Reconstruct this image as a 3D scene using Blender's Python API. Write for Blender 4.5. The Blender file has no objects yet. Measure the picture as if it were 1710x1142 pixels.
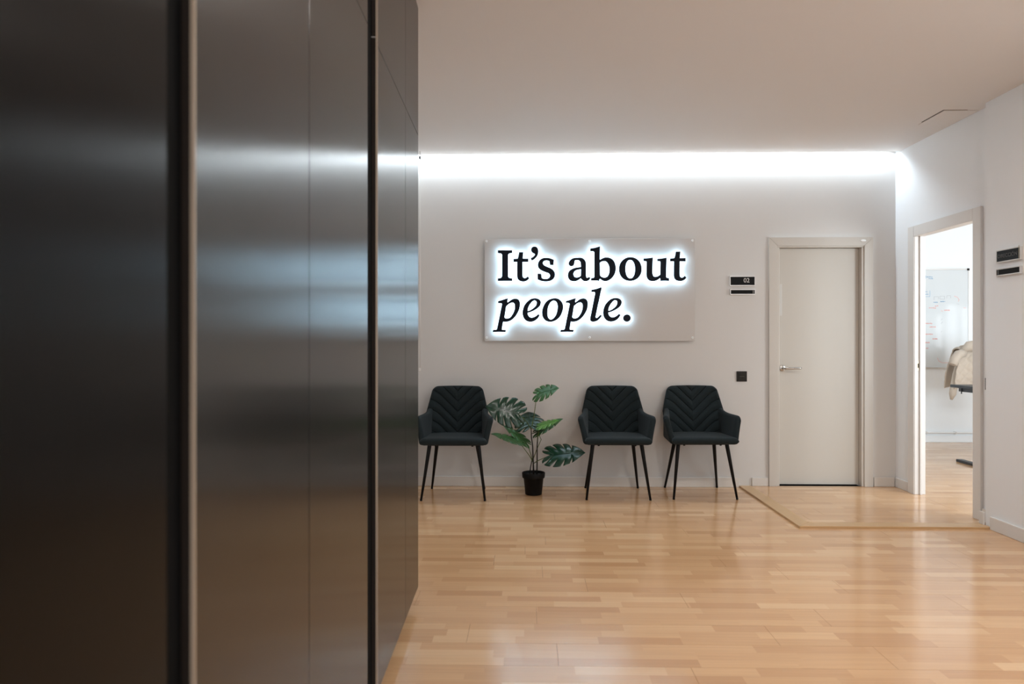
import bpy, bmesh, math, random
from mathutils import Vector, Matrix

random.seed(7)
S = bpy.context.scene
COL = S.collection
YAW = math.radians(1.28)

# ------------------------------------------------------------------ camera
cam_d = bpy.data.cameras.new('camera')
cam_d.sensor_width = 36.0
cam_d.lens = 24.0
cam_d.clip_start = 0.05
cam_d.dof.use_dof = True
cam_d.dof.focus_distance = 5.75
cam_d.dof.aperture_fstop = 2.8
cam = bpy.data.objects.new('camera', cam_d)
COL.objects.link(cam)
cam.location = (0, 0, 1.235)
cam.rotation_euler = (math.radians(90), 0, YAW)
S.camera = cam

# ------------------------------------------------------------------ exposure, world, daylight
S.view_settings.view_transform = 'Standard'
S.view_settings.look = 'None'
S.view_settings.gamma = 1.0
S.view_settings.use_curve_mapping = False
S.view_settings.exposure = 0.0

world = bpy.data.worlds.new('daylight')
S.world = world
world.use_nodes = True
world.node_tree.nodes['Background'].inputs[0].default_value = (0.80, 0.90, 1.0, 1)
world.node_tree.nodes['Background'].inputs[1].default_value = 1.5


def area(name, loc, aim, sx, sy, watts, col):
    d = bpy.data.lights.new(name, 'AREA')
    d.shape = 'RECTANGLE'
    d.size, d.size_y = sx, sy
    d.energy = watts
    d.color = col
    o = bpy.data.objects.new(name, d)
    COL.objects.link(o)
    o.location = loc
    o.rotation_euler = Vector(aim).to_track_quat('-Z', 'Y').to_euler()
    return o


# daylight entering through the hall window (right wall, beside the camera)
area('hall_window_daylight', (3.02, 0.2, 1.62), (-1, 0, 0), 3.0, 1.7, 30, (1.0, 0.985, 0.97))
# soft light from an unseen window added behind the camera
area('added_rear_daylight', (0.9, -2.9, 1.5), (0, 1, 0), 3.0, 2.2, 18, (1.0, 0.985, 0.97))
# unseen wide office window, added to light the whiteboard wall
area('office_added_daylight', (5.6, 3.47, 1.50), (0, 1, 0), 3.1, 1.85, 140, (0.84, 0.94, 1.0))
# LED tape in the ceiling cove over the sign wall
area('cove_led_light', (0.93, 5.803, 2.843), (0, 0.0, -1), 4.23, 0.012, 24, (0.76, 0.90, 1.0))

CEIL = 2.83
YB = 5.85
RISE = 0.012

# ------------------------------------------------------------------ materials
MATS = {}


def pmat(name, col, rough=0.5, metal=0.0, spec=0.5, noise=None, bump=None, coat=0.0, coat_rough=0.1,
         ior=1.5, sheen=0.0, emit=None, aniso=0.0):
    """noise=(scale, amount) varies the colour, bump=(scale, strength) gives fine relief"""
    m = bpy.data.materials.new(name)
    m.use_nodes = True
    nt = m.node_tree
    b = nt.nodes['Principled BSDF']
    b.inputs['Base Color'].default_value = (*col, 1)
    b.inputs['Roughness'].default_value = rough
    b.inputs['Metallic'].default_value = metal
    b.inputs['Specular IOR Level'].default_value = spec
    b.inputs['IOR'].default_value = ior
    b.inputs['Coat Weight'].default_value = coat
    b.inputs['Coat Roughness'].default_value = coat_rough
    b.inputs['Sheen Weight'].default_value = sheen
    b.inputs['Anisotropic'].default_value = aniso
    if aniso:
        tg = nt.nodes.new('ShaderNodeTangent')
        tg.direction_type = 'RADIAL'
        tg.axis = 'Z'
        nt.links.new(tg.outputs[0], b.inputs['Tangent'])
    tc = nt.nodes.new('ShaderNodeTexCoord')
    if noise:
        n = nt.nodes.new('ShaderNodeTexNoise')
        n.inputs['Scale'].default_value = noise[0]
        n.inputs['Detail'].default_value = 4
        nt.links.new(tc.outputs['Object'], n.inputs['Vector'])
        mr = nt.nodes.new('ShaderNodeMapRange')
        mr.inputs['To Min'].default_value = 1 - noise[1]
        mr.inputs['To Max'].default_value = 1 + noise[1]
        nt.links.new(n.outputs['Fac'], mr.inputs['Value'])
        mx = nt.nodes.new('ShaderNodeVectorMath')
        mx.operation = 'SCALE'
        mx.inputs[0].default_value = col
        nt.links.new(mr.outputs['Result'], mx.inputs['Scale'])
        nt.links.new(mx.outputs['Vector'], b.inputs['Base Color'])
    if bump:
        n2 = nt.nodes.new('ShaderNodeTexNoise')
        n2.inputs['Scale'].default_value = bump[0]
        n2.inputs['Detail'].default_value = 3
        nt.links.new(tc.outputs['Object'], n2.inputs['Vector'])
        bp = nt.nodes.new('ShaderNodeBump')
        bp.inputs['Strength'].default_value = bump[1]
        bp.inputs['Distance'].default_value = 0.002
        nt.links.new(n2.outputs['Fac'], bp.inputs['Height'])
        nt.links.new(bp.outputs['Normal'], b.inputs['Normal'])
    if emit:
        b.inputs['Emission Color'].default_value = (*emit[0], 1)
        b.inputs['Emission Strength'].default_value = emit[1]
    MATS[name] = m
    return m


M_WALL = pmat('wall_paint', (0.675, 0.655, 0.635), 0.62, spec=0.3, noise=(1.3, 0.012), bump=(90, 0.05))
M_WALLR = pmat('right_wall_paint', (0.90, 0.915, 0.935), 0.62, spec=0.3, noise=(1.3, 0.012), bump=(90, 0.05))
M_OWALL = pmat('office_wall_paint', (0.87, 0.90, 0.92), 0.6, spec=0.3, bump=(60, 0.25))
M_CEIL = pmat('ceiling_paint', (0.80, 0.765, 0.745), 0.75, spec=0.2, noise=(0.9, 0.012))
M_DOOR = pmat('door_lacquer', (0.575, 0.535, 0.48), 0.38, spec=0.4, noise=(2.0, 0.015))
M_CASE = pmat('casing_lacquer', (0.61, 0.57, 0.52), 0.35, spec=0.4, noise=(2.0, 0.012))
M_CASER = pmat('right_casing_lacquer', (0.78, 0.755, 0.73), 0.35, spec=0.4)
M_BASE = pmat('baseboard_lacquer', (0.70, 0.66, 0.615), 0.4, spec=0.4, noise=(3.0, 0.015))
M_CAB = pmat('cabinet_dark_lacquer', (0.0035, 0.003, 0.0026), 0.20, spec=0.5, ior=1.70, noise=(2, 0.05), aniso=0.82)
M_CABM = pmat('cabinet_dark_satin', (0.0030, 0.0025, 0.0022), 0.24, spec=0.5, ior=1.24, noise=(2, 0.05), aniso=0.9)
M_CABIN = pmat('cabinet_black_interior', (0.003, 0.003, 0.003), 0.8, spec=0.1)
M_CABEDGE = pmat('cabinet_brown_edge', (0.028, 0.021, 0.017), 0.6, spec=0.2)
M_PROFILE = pmat('tan_metal_profile', (0.62, 0.50, 0.38), 0.35, metal=0.35)
M_PANEL = pmat('sign_panel_satin', (0.61, 0.58, 0.555), 0.5, spec=0.3, noise=(2, 0.01))
M_LETTER = pmat('letter_navy', (0.004, 0.008, 0.016), 0.55, spec=0.15)
M_LETSIDE = pmat('letter_side', (0.008, 0.009, 0.02), 0.5, spec=0.2)
M_HALO = pmat('letter_backlight', (0.9, 0.95, 1.0), 0.5, emit=((0.50, 0.78, 1.0), 18))
M_LED = pmat('led_tape', (0.9, 0.95, 1.0), 0.5, emit=((0.90, 0.96, 1.0), 12))
M_STEEL = pmat('brushed_steel', (0.48, 0.46, 0.43), 0.25, metal=1.0)
M_ALU = pmat('satin_aluminium', (0.72, 0.70, 0.68), 0.35, metal=0.8)
M_WHITEP = pmat('white_plastic', (0.82, 0.81, 0.79), 0.35)
M_BLACKP = pmat('black_plastic', (0.005, 0.005, 0.005), 0.45, spec=0.15)
M_SLATE = pmat('slate_plate', (0.014, 0.019, 0.024), 0.45, spec=0.2)
M_SWITCH = pmat('bronze_switch', (0.022, 0.018, 0.014), 0.5, spec=0.25)
M_SWITCH2 = pmat('bronze_switch_light', (0.30, 0.26, 0.22), 0.35, metal=0.5)
M_TEXTW = pmat('white_lettering', (0.75, 0.72, 0.68), 0.4)
M_FABRIC = pmat('charcoal_fabric', (0.0108, 0.0175, 0.0198), 0.9, spec=0.25, noise=(260, 0.45), bump=(700, 0.5), sheen=0.05)
M_LEG = pmat('black_powder_coat', (0.006, 0.0065, 0.0075), 0.5, spec=0.2)
M_POT = pmat('pot_plastic', (0.006, 0.0065, 0.007), 0.6, spec=0.2)
M_SOIL = pmat('soil', (0.02, 0.017, 0.014), 0.9, bump=(60, 1.0))
M_STEM = pmat('dark_stem', (0.012, 0.011, 0.008), 0.6)
M_PET = pmat('green_petiole', (0.085, 0.12, 0.022), 0.5)
M_TAN = pmat('beech_edge_board', (0.60, 0.38, 0.19), 0.3, noise=(6, 0.05), spec=0.5)
M_DARKGAP = pmat('dark_joint', (0.03, 0.018, 0.01), 0.8)
M_WB = pmat('whiteboard_enamel', (0.70, 0.74, 0.76), 0.06, spec=0.6)
M_BLUE = pmat('blue_marker', (0.12, 0.35, 0.60), 0.6)
M_RED = pmat('red_marker', (0.85, 0.30, 0.24), 0.6)
M_GREY = pmat('grey_marker', (0.45, 0.47, 0.50), 0.6)
M_DESK = pmat('desk_black', (0.02, 0.024, 0.03), 0.4)
M_BEIGE = pmat('beige_quilt', (0.52, 0.44, 0.36), 0.85, bump=(300, 0.4), sheen=0.2)
M_CORD = pmat('cord_white', (0.8, 0.78, 0.75), 0.5)
M_FRAMEW = pmat('window_frame_white', (0.8, 0.8, 0.8), 0.4)
M_BRASS = pmat('strike_steel', (0.45, 0.38, 0.28), 0.35, metal=0.9)

# glass of the off-camera windows
M_GLASS = bpy.data.materials.new('window_glass')
M_GLASS.use_nodes = True
_nt = M_GLASS.node_tree
_nt.nodes.clear()
_o = _nt.nodes.new('ShaderNodeOutputMaterial')
_mx = _nt.nodes.new('ShaderNodeMixShader')
_t = _nt.nodes.new('ShaderNodeBsdfTransparent')
_g = _nt.nodes.new('ShaderNodeBsdfGlossy')
_g.inputs['Roughness'].default_value = 0.02
_mx.inputs[0].default_value = 0.06
_nt.links.new(_t.outputs[0], _mx.inputs[1])
_nt.links.new(_g.outputs[0], _mx.inputs[2])
_nt.links.new(_mx.outputs[0], _o.inputs[0])


def leaf_mat(name, c1, c2, rough):
    m = pmat(name, c1, rough, spec=0.42)
    nt = m.node_tree
    b = nt.nodes['Principled BSDF']
    tc = nt.nodes.new('ShaderNodeTexCoord')
    n = nt.nodes.new('ShaderNodeTexNoise')
    n.inputs['Scale'].default_value = 14
    nt.links.new(tc.outputs['Object'], n.inputs['Vector'])
    r = nt.nodes.new('ShaderNodeMix')
    r.data_type = 'RGBA'
    r.inputs[6].default_value = (*c1, 1)
    r.inputs[7].default_value = (*c2, 1)
    nt.links.new(n.outputs['Fac'], r.inputs[0])
    nt.links.new(r.outputs[2], b.inputs['Base Color'])
    return m


M_LEAFD = leaf_mat('leaf_dark', (0.006, 0.030, 0.017), (0.012, 0.052, 0.026), 0.22)
M_LEAFM = leaf_mat('leaf_mid', (0.014, 0.070, 0.016), (0.035, 0.13, 0.022), 0.38)
M_LEAFL = leaf_mat('leaf_light', (0.06, 0.20, 0.03), (0.13, 0.33, 0.06), 0.34)


def floor_material(name, y0, strip):
    m = bpy.data.materials.new(name)
    m.use_nodes = True
    nt = m.node_tree
    L = nt.links.new
    N = nt.nodes.new
    b = nt.nodes['Principled BSDF']
    geo = N('ShaderNodeNewGeometry')
    sep = N('ShaderNodeSeparateXYZ')
    L(geo.outputs['Position'], sep.inputs[0])

    def math_(op, a, bb=None):
        n = N('ShaderNodeMath')
        n.operation = op
        for i, v in enumerate((a, bb)):
            if v is None:
                continue
            if isinstance(v, (int, float)):
                n.inputs[i].default_value = v
            else:
                L(v, n.inputs[i])
        return n.outputs[0]
    row = math_('FLOOR', math_('DIVIDE', math_('SUBTRACT', sep.outputs['Y'], y0), strip))
    wn = N('ShaderNodeTexWhiteNoise')
    wn.noise_dimensions = '1D'
    L(row, wn.inputs['W'])
    wn2 = N('ShaderNodeTexWhiteNoise')
    wn2.noise_dimensions = '1D'
    L(math_('ADD', row, 77.3), wn2.inputs['W'])
    length = math_('ADD', math_('MULTIPLY', wn2.outputs['Value'], 0.16), 0.30)
    st = math_('FLOOR', math_('ADD', math_('DIVIDE', sep.outputs['X'], length), math_('MULTIPLY', wn.outputs['Value'], 9.0)))
    cmb = N('ShaderNodeCombineXYZ')
    L(row, cmb.inputs[0])
    L(st, cmb.inputs[1])
    w3 = N('ShaderNodeTexWhiteNoise')
    w3.noise_dimensions = '2D'
    L(cmb.outputs[0], w3.inputs['Vector'])
    ramp = N('ShaderNodeValToRGB')
    e = ramp.color_ramp.elements
    e[0].position, e[0].color = 0.0, (0.585, 0.332, 0.168, 1)
    e[1].position, e[1].color = 1.0, (0.76, 0.495, 0.285, 1)
    k = e.new(0.25)
    k.color = (0.645, 0.383, 0.20, 1)
    k = e.new(0.75)
    k.color = (0.695, 0.424, 0.226, 1)
    L(w3.outputs['Value'], ramp.inputs[0])
    # grain stretched along the board
    mp = N('ShaderNodeCombineXYZ')
    L(math_('MULTIPLY', sep.outputs['X'], 2.2), mp.inputs[0])
    L(math_('ADD', math_('MULTIPLY', sep.outputs['Y'], 70.0), math_('MULTIPLY', w3.outputs['Value'], 40.0)), mp.inputs[1])
    gn = N('ShaderNodeTexNoise')
    gn.inputs['Scale'].default_value = 1.0
    gn.inputs['Detail'].default_value = 5
    L(mp.outputs[0], gn.inputs['Vector'])
    mr = N('ShaderNodeMapRange')
    mr.inputs['To Min'].default_value = 0.86
    mr.inputs['To Max'].default_value = 1.12
    L(gn.outputs['Fac'], mr.inputs['Value'])
    sc = N('ShaderNodeVectorMath')
    sc.operation = 'SCALE'
    L(ramp.outputs[0], sc.inputs[0])
    L(mr.outputs[0], sc.inputs['Scale'])
    L(sc.outputs[0], b.inputs['Base Color'])
    b.inputs['Roughness'].default_value = 0.155
    b.inputs['Specular IOR Level'].default_value = 0.8
    bp = N('ShaderNodeBump')
    bp.inputs['Strength'].default_value = 0.06
    bp.inputs['Distance'].default_value = 0.001
    L(gn.outputs['Fac'], bp.inputs['Height'])
    L(bp.outputs['Normal'], b.inputs['Normal'])
    return m


ROWW = 0.1945
ROW0 = 2.605
M_FLOOR = floor_material('beech_laminate', ROW0, ROWW / 3)
M_FLOOR2 = floor_material('beech_laminate_platform', 4.677, ROWW / 3)


# ------------------------------------------------------------------ helpers
def link(o, parent=None):
    COL.objects.link(o)
    if parent is not None:
        o.parent = parent
    return o


def tag(o, label=None, cat=None, group=None, kind=None):
    if label:
        o['label'] = label
    if cat:
        o['category'] = cat
    if group:
        o['group'] = group
    if kind:
        o['kind'] = kind
    return o


def empty(name, loc=(0, 0, 0), rz=0.0):
    o = bpy.data.objects.new(name, None)
    o.empty_display_size = 0.1
    o.location = loc
    o.rotation_euler = (0, 0, rz)
    return link(o)


def mesh_from_bm(name, bm, mats, smooth=False):
    me = bpy.data.meshes.new(name)
    bm.normal_update()
    bm.to_mesh(me)
    bm.free()
    for m in (mats if isinstance(mats, (list, tuple)) else [mats]):
        me.materials.append(m)
    if smooth:
        for p in me.polygons:
            p.use_smooth = True
    return me


def put(name, me, parent=None, loc=(0, 0, 0), rz=0.0):
    o = bpy.data.objects.new(name, me)
    o.location = loc
    o.rotation_euler = (0, 0, rz)
    return link(o, parent)


def bm_box(bm, lo, hi, bevel=0.0, seg=2):
    vs = [bm.verts.new((x, y, z)) for x in (lo[0], hi[0]) for y in (lo[1], hi[1]) for z in (lo[2], hi[2])]
    f = [(0, 1, 3, 2), (4, 6, 7, 5), (0, 4, 5, 1), (2, 3, 7, 6), (0, 2, 6, 4), (1, 5, 7, 3)]
    fs = [bm.faces.new([vs[i] for i in q]) for q in f]
    if bevel > 0:
        es = {e for fc in fs for e in fc.edges}
        bmesh.ops.bevel(bm, geom=list(es), offset=bevel, segments=seg, profile=0.5, affect='EDGES')


def box(name, lo, hi, mat, parent=None, bevel=0.0, seg=2, smooth=False):
    """box given by world (or parent) corners; the origin sits at the bottom centre"""
    c = ((lo[0] + hi[0]) / 2, (lo[1] + hi[1]) / 2, lo[2])
    bm = bmesh.new()
    bm_box(bm, tuple(lo[i] - c[i] for i in range(3)), tuple(hi[i] - c[i] for i in range(3)), bevel, seg)
    return put(name, mesh_from_bm(name, bm, mat, smooth), parent, c)


def bm_tube(bm, pts, radii, n=12, cap=True):
    pts = [Vector(p) for p in pts]
    rings = []
    up = None
    for i, p in enumerate(pts):
        d = (pts[min(i + 1, len(pts) - 1)] - pts[max(i - 1, 0)]).normalized()
        if up is None:
            up = Vector((0, 0, 1)) if abs(d.z) < 0.9 else Vector((1, 0, 0))
        a = d.cross(up)
        if a.length < 1e-6:
            a = d.orthogonal()
        a.normalize()
        b = a.cross(d).normalized()
        up = b
        r = radii[i] if isinstance(radii, (list, tuple)) else radii
        rings.append([bm.verts.new(p + (a * math.cos(2 * math.pi * k / n) + b * math.sin(2 * math.pi * k / n)) * r) for k in range(n)])
    for i in range(len(rings) - 1):
        for k in range(n):
            bm.faces.new((rings[i][k], rings[i][(k + 1) % n], rings[i + 1][(k + 1) % n], rings[i + 1][k]))
    if cap:
        bm.faces.new(rings[0][::-1])
        bm.faces.new(rings[-1])
    bmesh.ops.recalc_face_normals(bm, faces=bm.faces[:])


def tube(name, pts, radii, mat, parent=None, n=12):
    o0 = Vector(pts[0])
    bm = bmesh.new()
    bm_tube(bm, [Vector(p) - o0 for p in pts], radii, n)
    return put(name, mesh_from_bm(name, bm, mat, True), parent, o0)


def lathe(name, prof, mat, parent=None, loc=(0, 0, 0), n=32):
    """prof: list of (radius, z)"""
    bm = bmesh.new()
    rings = []
    for r, z in prof:
        if r < 1e-6:
            rings.append([bm.verts.new((0, 0, z))])
        else:
            rings.append([bm.verts.new((r * math.cos(2 * math.pi * k / n), r * math.sin(2 * math.pi * k / n), z)) for k in range(n)])
    for a, b in zip(rings, rings[1:]):
        for k in range(n):
            k2 = (k + 1) % n
            if len(a) == 1 and len(b) == 1:
                continue
            if len(a) == 1:
                bm.faces.new((a[0], b[k2], b[k]))
            elif len(b) == 1:
                bm.faces.new((a[k], a[k2], b[0]))
            else:
                bm.faces.new((a[k], a[k2], b[k2], b[k]))
    bmesh.ops.recalc_face_normals(bm, faces=bm.faces[:])
    me = mesh_from_bm(name, bm, mat, True)
    return put(name, me, parent, loc)


def sharp(me, deg=35):
    """smooth shading with hard edges kept"""
    for p in me.polygons:
        p.use_smooth = True
    bm = bmesh.new()
    bm.from_mesh(me)
    for e in bm.edges:
        if len(e.link_faces) == 2 and e.calc_face_angle(0) > math.radians(deg):
            e.smooth = False
    bm.to_mesh(me)
    bm.free()


def pillow(nu, nv, f, half, rad, wu, wv, disp=None):
    """closed padded sheet about the surface f(u,v); disp(u,v) lowers the front side"""
    def nrm(u, v):
        e = 1e-3
        a = f(min(u + e, 1), v) - f(max(u - e, 0), v)
        b = f(u, min(v + e, 1)) - f(u, max(v - e, 0))
        return a.cross(b).normalized()
    bm = bmesh.new()
    fr, bk = [], []

    def prm(n):
        out = []
        for i in range(n + 1):
            t = i / n
            out.append(t)
        # finer rows next to the borders
        return sorted(set([0.0, 0.004, 0.012, 0.025] + out + [1 - 0.025, 1 - 0.012, 1 - 0.004, 1.0]))
    us, vs = prm(nu), prm(nv)
    for u in us:
        rf, rb = [], []
        for v in vs:
            d1 = min(u, 1 - u) * wu
            d2 = min(v, 1 - v) * wv
            k = 1.0
            for d in (d1, d2):
                t = min(d / rad, 1.0)
                k *= math.sqrt(max(0.0, 1 - (1 - t) ** 2))
            p = f(u, v)
            if k < 1e-6:
                q = bm.verts.new(p)
                rf.append(q)
                rb.append(q)
            else:
                n = nrm(u, v)
                dd = disp(u, v) * k if disp else 0.0
                rf.append(bm.verts.new(p + n * (half * k - dd)))
                rb.append(bm.verts.new(p - n * half * k))
        fr.append(rf)
        bk.append(rb)
    for i in range(len(us) - 1):
        for j in range(len(vs) - 1):
            for g, flip in ((fr, False), (bk, True)):
                q = [g[i][j], g[i + 1][j], g[i + 1][j + 1], g[i][j + 1]]
                if flip:
                    q.reverse()
                try:
                    bm.faces.new(q)
                except ValueError:
                    pass
    return bm


def text_mesh(body, size, depth, mat):
    cu = bpy.data.curves.new('lettering', 'FONT')
    cu.body = body
    cu.size = size
    cu.extrude = depth
    cu.align_x = 'CENTER'
    cu.align_y = 'CENTER'
    o = bpy.data.objects.new('lettering_tmp', cu)
    COL.objects.link(o)
    dg = bpy.context.evaluated_depsgraph_get()
    me = bpy.data.meshes.new_from_object(o.evaluated_get(dg))
    bpy.data.objects.remove(o)
    me.materials.clear()
    me.materials.append(mat)
    return me


# ================================================================== THE SETTING
XL, XR, XRN = -1.12, 3.117, 3.06          # left wall, right wall far part, right wall near part
YF = -3.0                                 # wall behind the camera
XO, YO0, YO = 8.9, 3.4, 8.45              # the office beyond the doorway
YSTEP = 4.628

# ---- floor with its laminate boards
floor = box('floor', (XL - 0.1, YF - 0.1, -0.06), (XR, YB + 0.1, -0.008), M_DARKGAP)
tag(floor, 'beech laminate floor with staggered narrow strips and soft shine', 'floor', kind='structure')
PL_CACHE = {}


def plank_mesh(l, w, mat):
    key = (round(l, 3), round(w, 3), mat.name)
    if key not in PL_CACHE:
        bm = bmesh.new()
        bm_box(bm, (-l / 2 + 0.0005, -w / 2 + 0.0005, -0.008), (l / 2 - 0.0005, w / 2 - 0.0005, 0))
        PL_CACHE[key] = mesh_from_bm('plank', bm, mat)
    return PL_CACHE[key]


def lay(parent, mat, x0, x1, y0, y1, rowy, ztop, offs):
    k = math.floor((y0 - rowy) / ROWW)
    pz = parent.matrix_basis.translation
    while rowy + k * ROWW < y1 - 1e-4:
        a, b = max(rowy + k * ROWW, y0), min(rowy + (k + 1) * ROWW, y1)
        if b - a > 0.004:
            off = offs(k)
            j = math.floor((x0 - off) / 1.28)
            while off + j * 1.28 < x1 - 1e-4:
                c, d = max(off + j * 1.28, x0), min(off + (j + 1) * 1.28, x1)
                if d - c > 0.004:
                    put('plank', plank_mesh(d - c, b - a, mat), parent,
                        Vector(((c + d) / 2, (a + b) / 2, ztop)) - pz)
                j += 1
        k += 1


_rr = random.Random(3)
OFFS = {k: _rr.uniform(0, 1.28) for k in range(-60, 60)}
OFFS.update({0: 0.12, 1: 1.03, 2: 0.042, -1: 0.62, 3: 0.75, 4: 0.30})
lay(floor, M_FLOOR, XL, XRN, YF, 4.575, ROW0, 0.0, lambda k: OFFS[k])
lay(floor, M_FLOOR, XL, 1.807, 4.575, YB, ROW0, 0.0, lambda k: OFFS[k])

# ---- raised floor in front of the two doors, edged by flat boards
plat = box('floor', (1.809, 4.577, -0.006), (XR + 0.07, YB, RISE - 0.008), M_DARKGAP)
tag(plat, 'slightly raised laminate floor area in front of the two doors', 'floor', kind='structure')
_r2 = random.Random(11)
OFF2 = {k: _r2.uniform(0, 1.28) for k in range(-30, 60)}
lay(plat, M_FLOOR2, 1.907, XR, 4.677, YB, 4.677, RISE, lambda k: OFF2[k])


def edge_board(name, poly, z0, z1, label):
    cx = sum(p[0] for p in poly) / len(poly)
    cy = sum(p[1] for p in poly) / len(poly)
    bm = bmesh.new()
    a = [bm.verts.new((p[0] - cx, p[1] - cy, 0)) for p in poly]
    b = [bm.verts.new((p[0] - cx, p[1] - cy, z1 - z0)) for p in poly]
    bm.faces.new(a[::-1])
    bm.faces.new(b)
    for i in range(len(poly)):
        bm.faces.new((a[i], a[(i + 1) % len(poly)], b[(i + 1) % len(poly)], b[i]))
    bmesh.ops.recalc_face_normals(bm, faces=bm.faces[:])
    bmesh.ops.bevel(bm, geom=[e for e in bm.edges if all(v.co.z > 0.001 for v in e.verts)], offset=0.0015, segments=1, affect='EDGES')
    o = put(name, mesh_from_bm(name, bm, M_TAN), None, (cx, cy, z0))
    return tag(o, label, 'floor trim', kind='structure')


edge_board('trim_1', [(1.803, 4.571), (1.906, 4.674), (1.906, YB), (1.803, YB)], 0.0005, RISE + 0.002,
           'flat beech edging board running from the wall to the mitred corner')
edge_board('trim_2', [(1.8045, 4.5695), (XRN, 4.5695), (XRN, 4.674), (1.908, 4.674)], 0.0005, RISE + 0.002,
           'flat beech edging board along the front of the raised floor')

# ---- office floor
ofl = box('floor', (XR, YO0, -0.06), (XO, YO, RISE - 0.008), M_DARKGAP)
tag(ofl, 'pale sunlit laminate floor of the office beyond the open doorway', 'floor', kind='structure')
lay(ofl, M_FLOOR2, XR + 0.0005, 6.4, 4.677, YO, 4.677, RISE, lambda k: OFF2[k])
box('plank_field', (XR + 0.0005, YO0, RISE - 0.0079), (6.4, 4.676, RISE), M_FLOOR2, ofl).location -= Vector(ofl.location)
box('plank_field', (6.401, YO0, RISE - 0.0079), (XO, YO, RISE), M_FLOOR2, ofl).location -= Vector(ofl.location)


def wall_with_holes(name, axis, pos, thick, span, z0, z1, holes, mat, label):
    """axis 'x': wall lies in the plane x=pos and spans y; axis 'y': plane y=pos and spans x"""
    us = sorted({span[0], span[1], *[h[0] for h in holes], *[h[1] for h in holes]})
    bm = bmesh.new()

    def seg(a, b, c, d):
        if axis == 'x':
            bm_box(bm, (min(pos, pos + thick), a, c), (max(pos, pos + thick), b, d))
        else:
            bm_box(bm, (a, min(pos, pos + thick), c), (b, max(pos, pos + thick), d))
    for a, b in zip(us, us[1:]):
        hs = sorted([(h[2], h[3]) for h in holes if h[0] <= a + 1e-6 and h[1] >= b - 1e-6])
        z = z0
        for c, d in hs:
            if c > z + 1e-6:
                seg(a, b, z, c)
            z = d
        if z < z1 - 1e-6:
            seg(a, b, z, z1)
    bmesh.ops.remove_doubles(bm, verts=bm.verts[:], dist=1e-5)
    o = put(name, mesh_from_bm(name, bm, mat))
    return tag(o, label, 'wall', kind='structure')


DX0, DX1, DZ = 2.135, 2.838, 2.046         # opening of the closed door
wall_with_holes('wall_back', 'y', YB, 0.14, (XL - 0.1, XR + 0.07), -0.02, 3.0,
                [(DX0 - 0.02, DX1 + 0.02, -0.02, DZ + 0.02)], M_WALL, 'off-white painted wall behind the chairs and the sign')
OY0, OY1, OZ = 4.823, 5.549, 2.083         # opening of the office doorway
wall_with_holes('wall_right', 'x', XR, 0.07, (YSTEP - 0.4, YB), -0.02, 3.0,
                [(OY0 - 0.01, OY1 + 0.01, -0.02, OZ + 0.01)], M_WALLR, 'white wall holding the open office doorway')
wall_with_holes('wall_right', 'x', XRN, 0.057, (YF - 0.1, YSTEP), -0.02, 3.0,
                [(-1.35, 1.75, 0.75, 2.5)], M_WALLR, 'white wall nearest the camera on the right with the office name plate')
wall_with_holes('wall_left', 'x', XL, -0.1, (YF - 0.1, YB), -0.02, 3.0, [], M_WALL, 'painted wall behind the dark cabinets')
wall_with_holes('wall_front', 'y', YF, -0.1, (XL - 0.1, XR), -0.02, 3.0,
                [(-0.65, 2.45, 0.35, 2.65)], M_WALL, 'painted wall behind the camera with an added wide window')
ceil = box('ceiling', (XL - 0.1, YF - 0.1, CEIL), (XR + 0.06, 5.787, CEIL + 0.10), M_CEIL)
tag(ceil, 'smooth white ceiling ending in a lit slot before the sign wall', 'ceiling', kind='structure')
cov = box('ceiling', (XL - 0.1, 5.55, 3.0), (XR + 0.06, YB + 0.14, 3.06), M_CEIL)
tag(cov, 'upper lid of the lit ceiling slot above the sign wall', 'ceiling', kind='structure')
# office shell
wall_with_holes('wall_office_back', 'y', YO, 0.1, (XR, XO + 0.1), -0.02, 3.0, [], M_OWALL, 'pale textured office wall carrying the whiteboard')
OWIN = [(7.95, 8.05, 0.85, 1.75), (8.14, 8.36, 0.85, 1.97), (8.42, 8.64, 0.85, 1.92)]
wall_with_holes('wall_office_right', 'x', XO, 0.1, (YO0, YO), -0.02, 3.0, [], M_OWALL, 'pale office outer wall')
wall_with_holes('wall_office_front', 'y', YO0, -0.1, (XR, XO + 0.1), -0.02, 3.0, [(4.0, 7.2, 0.6, 2.5)] + OWIN, M_OWALL,
                'pale office wall with an added wide window facing the whiteboard')
wall_with_holes('wall_office_left', 'x', XR + 0.07, -0.05, (YB + 0.14, YO), -0.02, 3.0, [], M_OWALL, 'pale office wall behind the sign wall')
oc = box('ceiling', (XR + 0.07, YO0 - 0.1, CEIL), (XO + 0.1, YO + 0.1, CEIL + 0.1), M_CEIL)
tag(oc, 'white ceiling of the office beyond the doorway', 'ceiling', kind='structure')
for (a, b, c, d) in OWIN:
    area('office_side_daylight', ((a + b) / 2, YO0 + 0.02, (c + d) / 2), (0, 1, 0), b - a, d - c, 9 * (b - a), (0.95, 0.98, 1.0))


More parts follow.
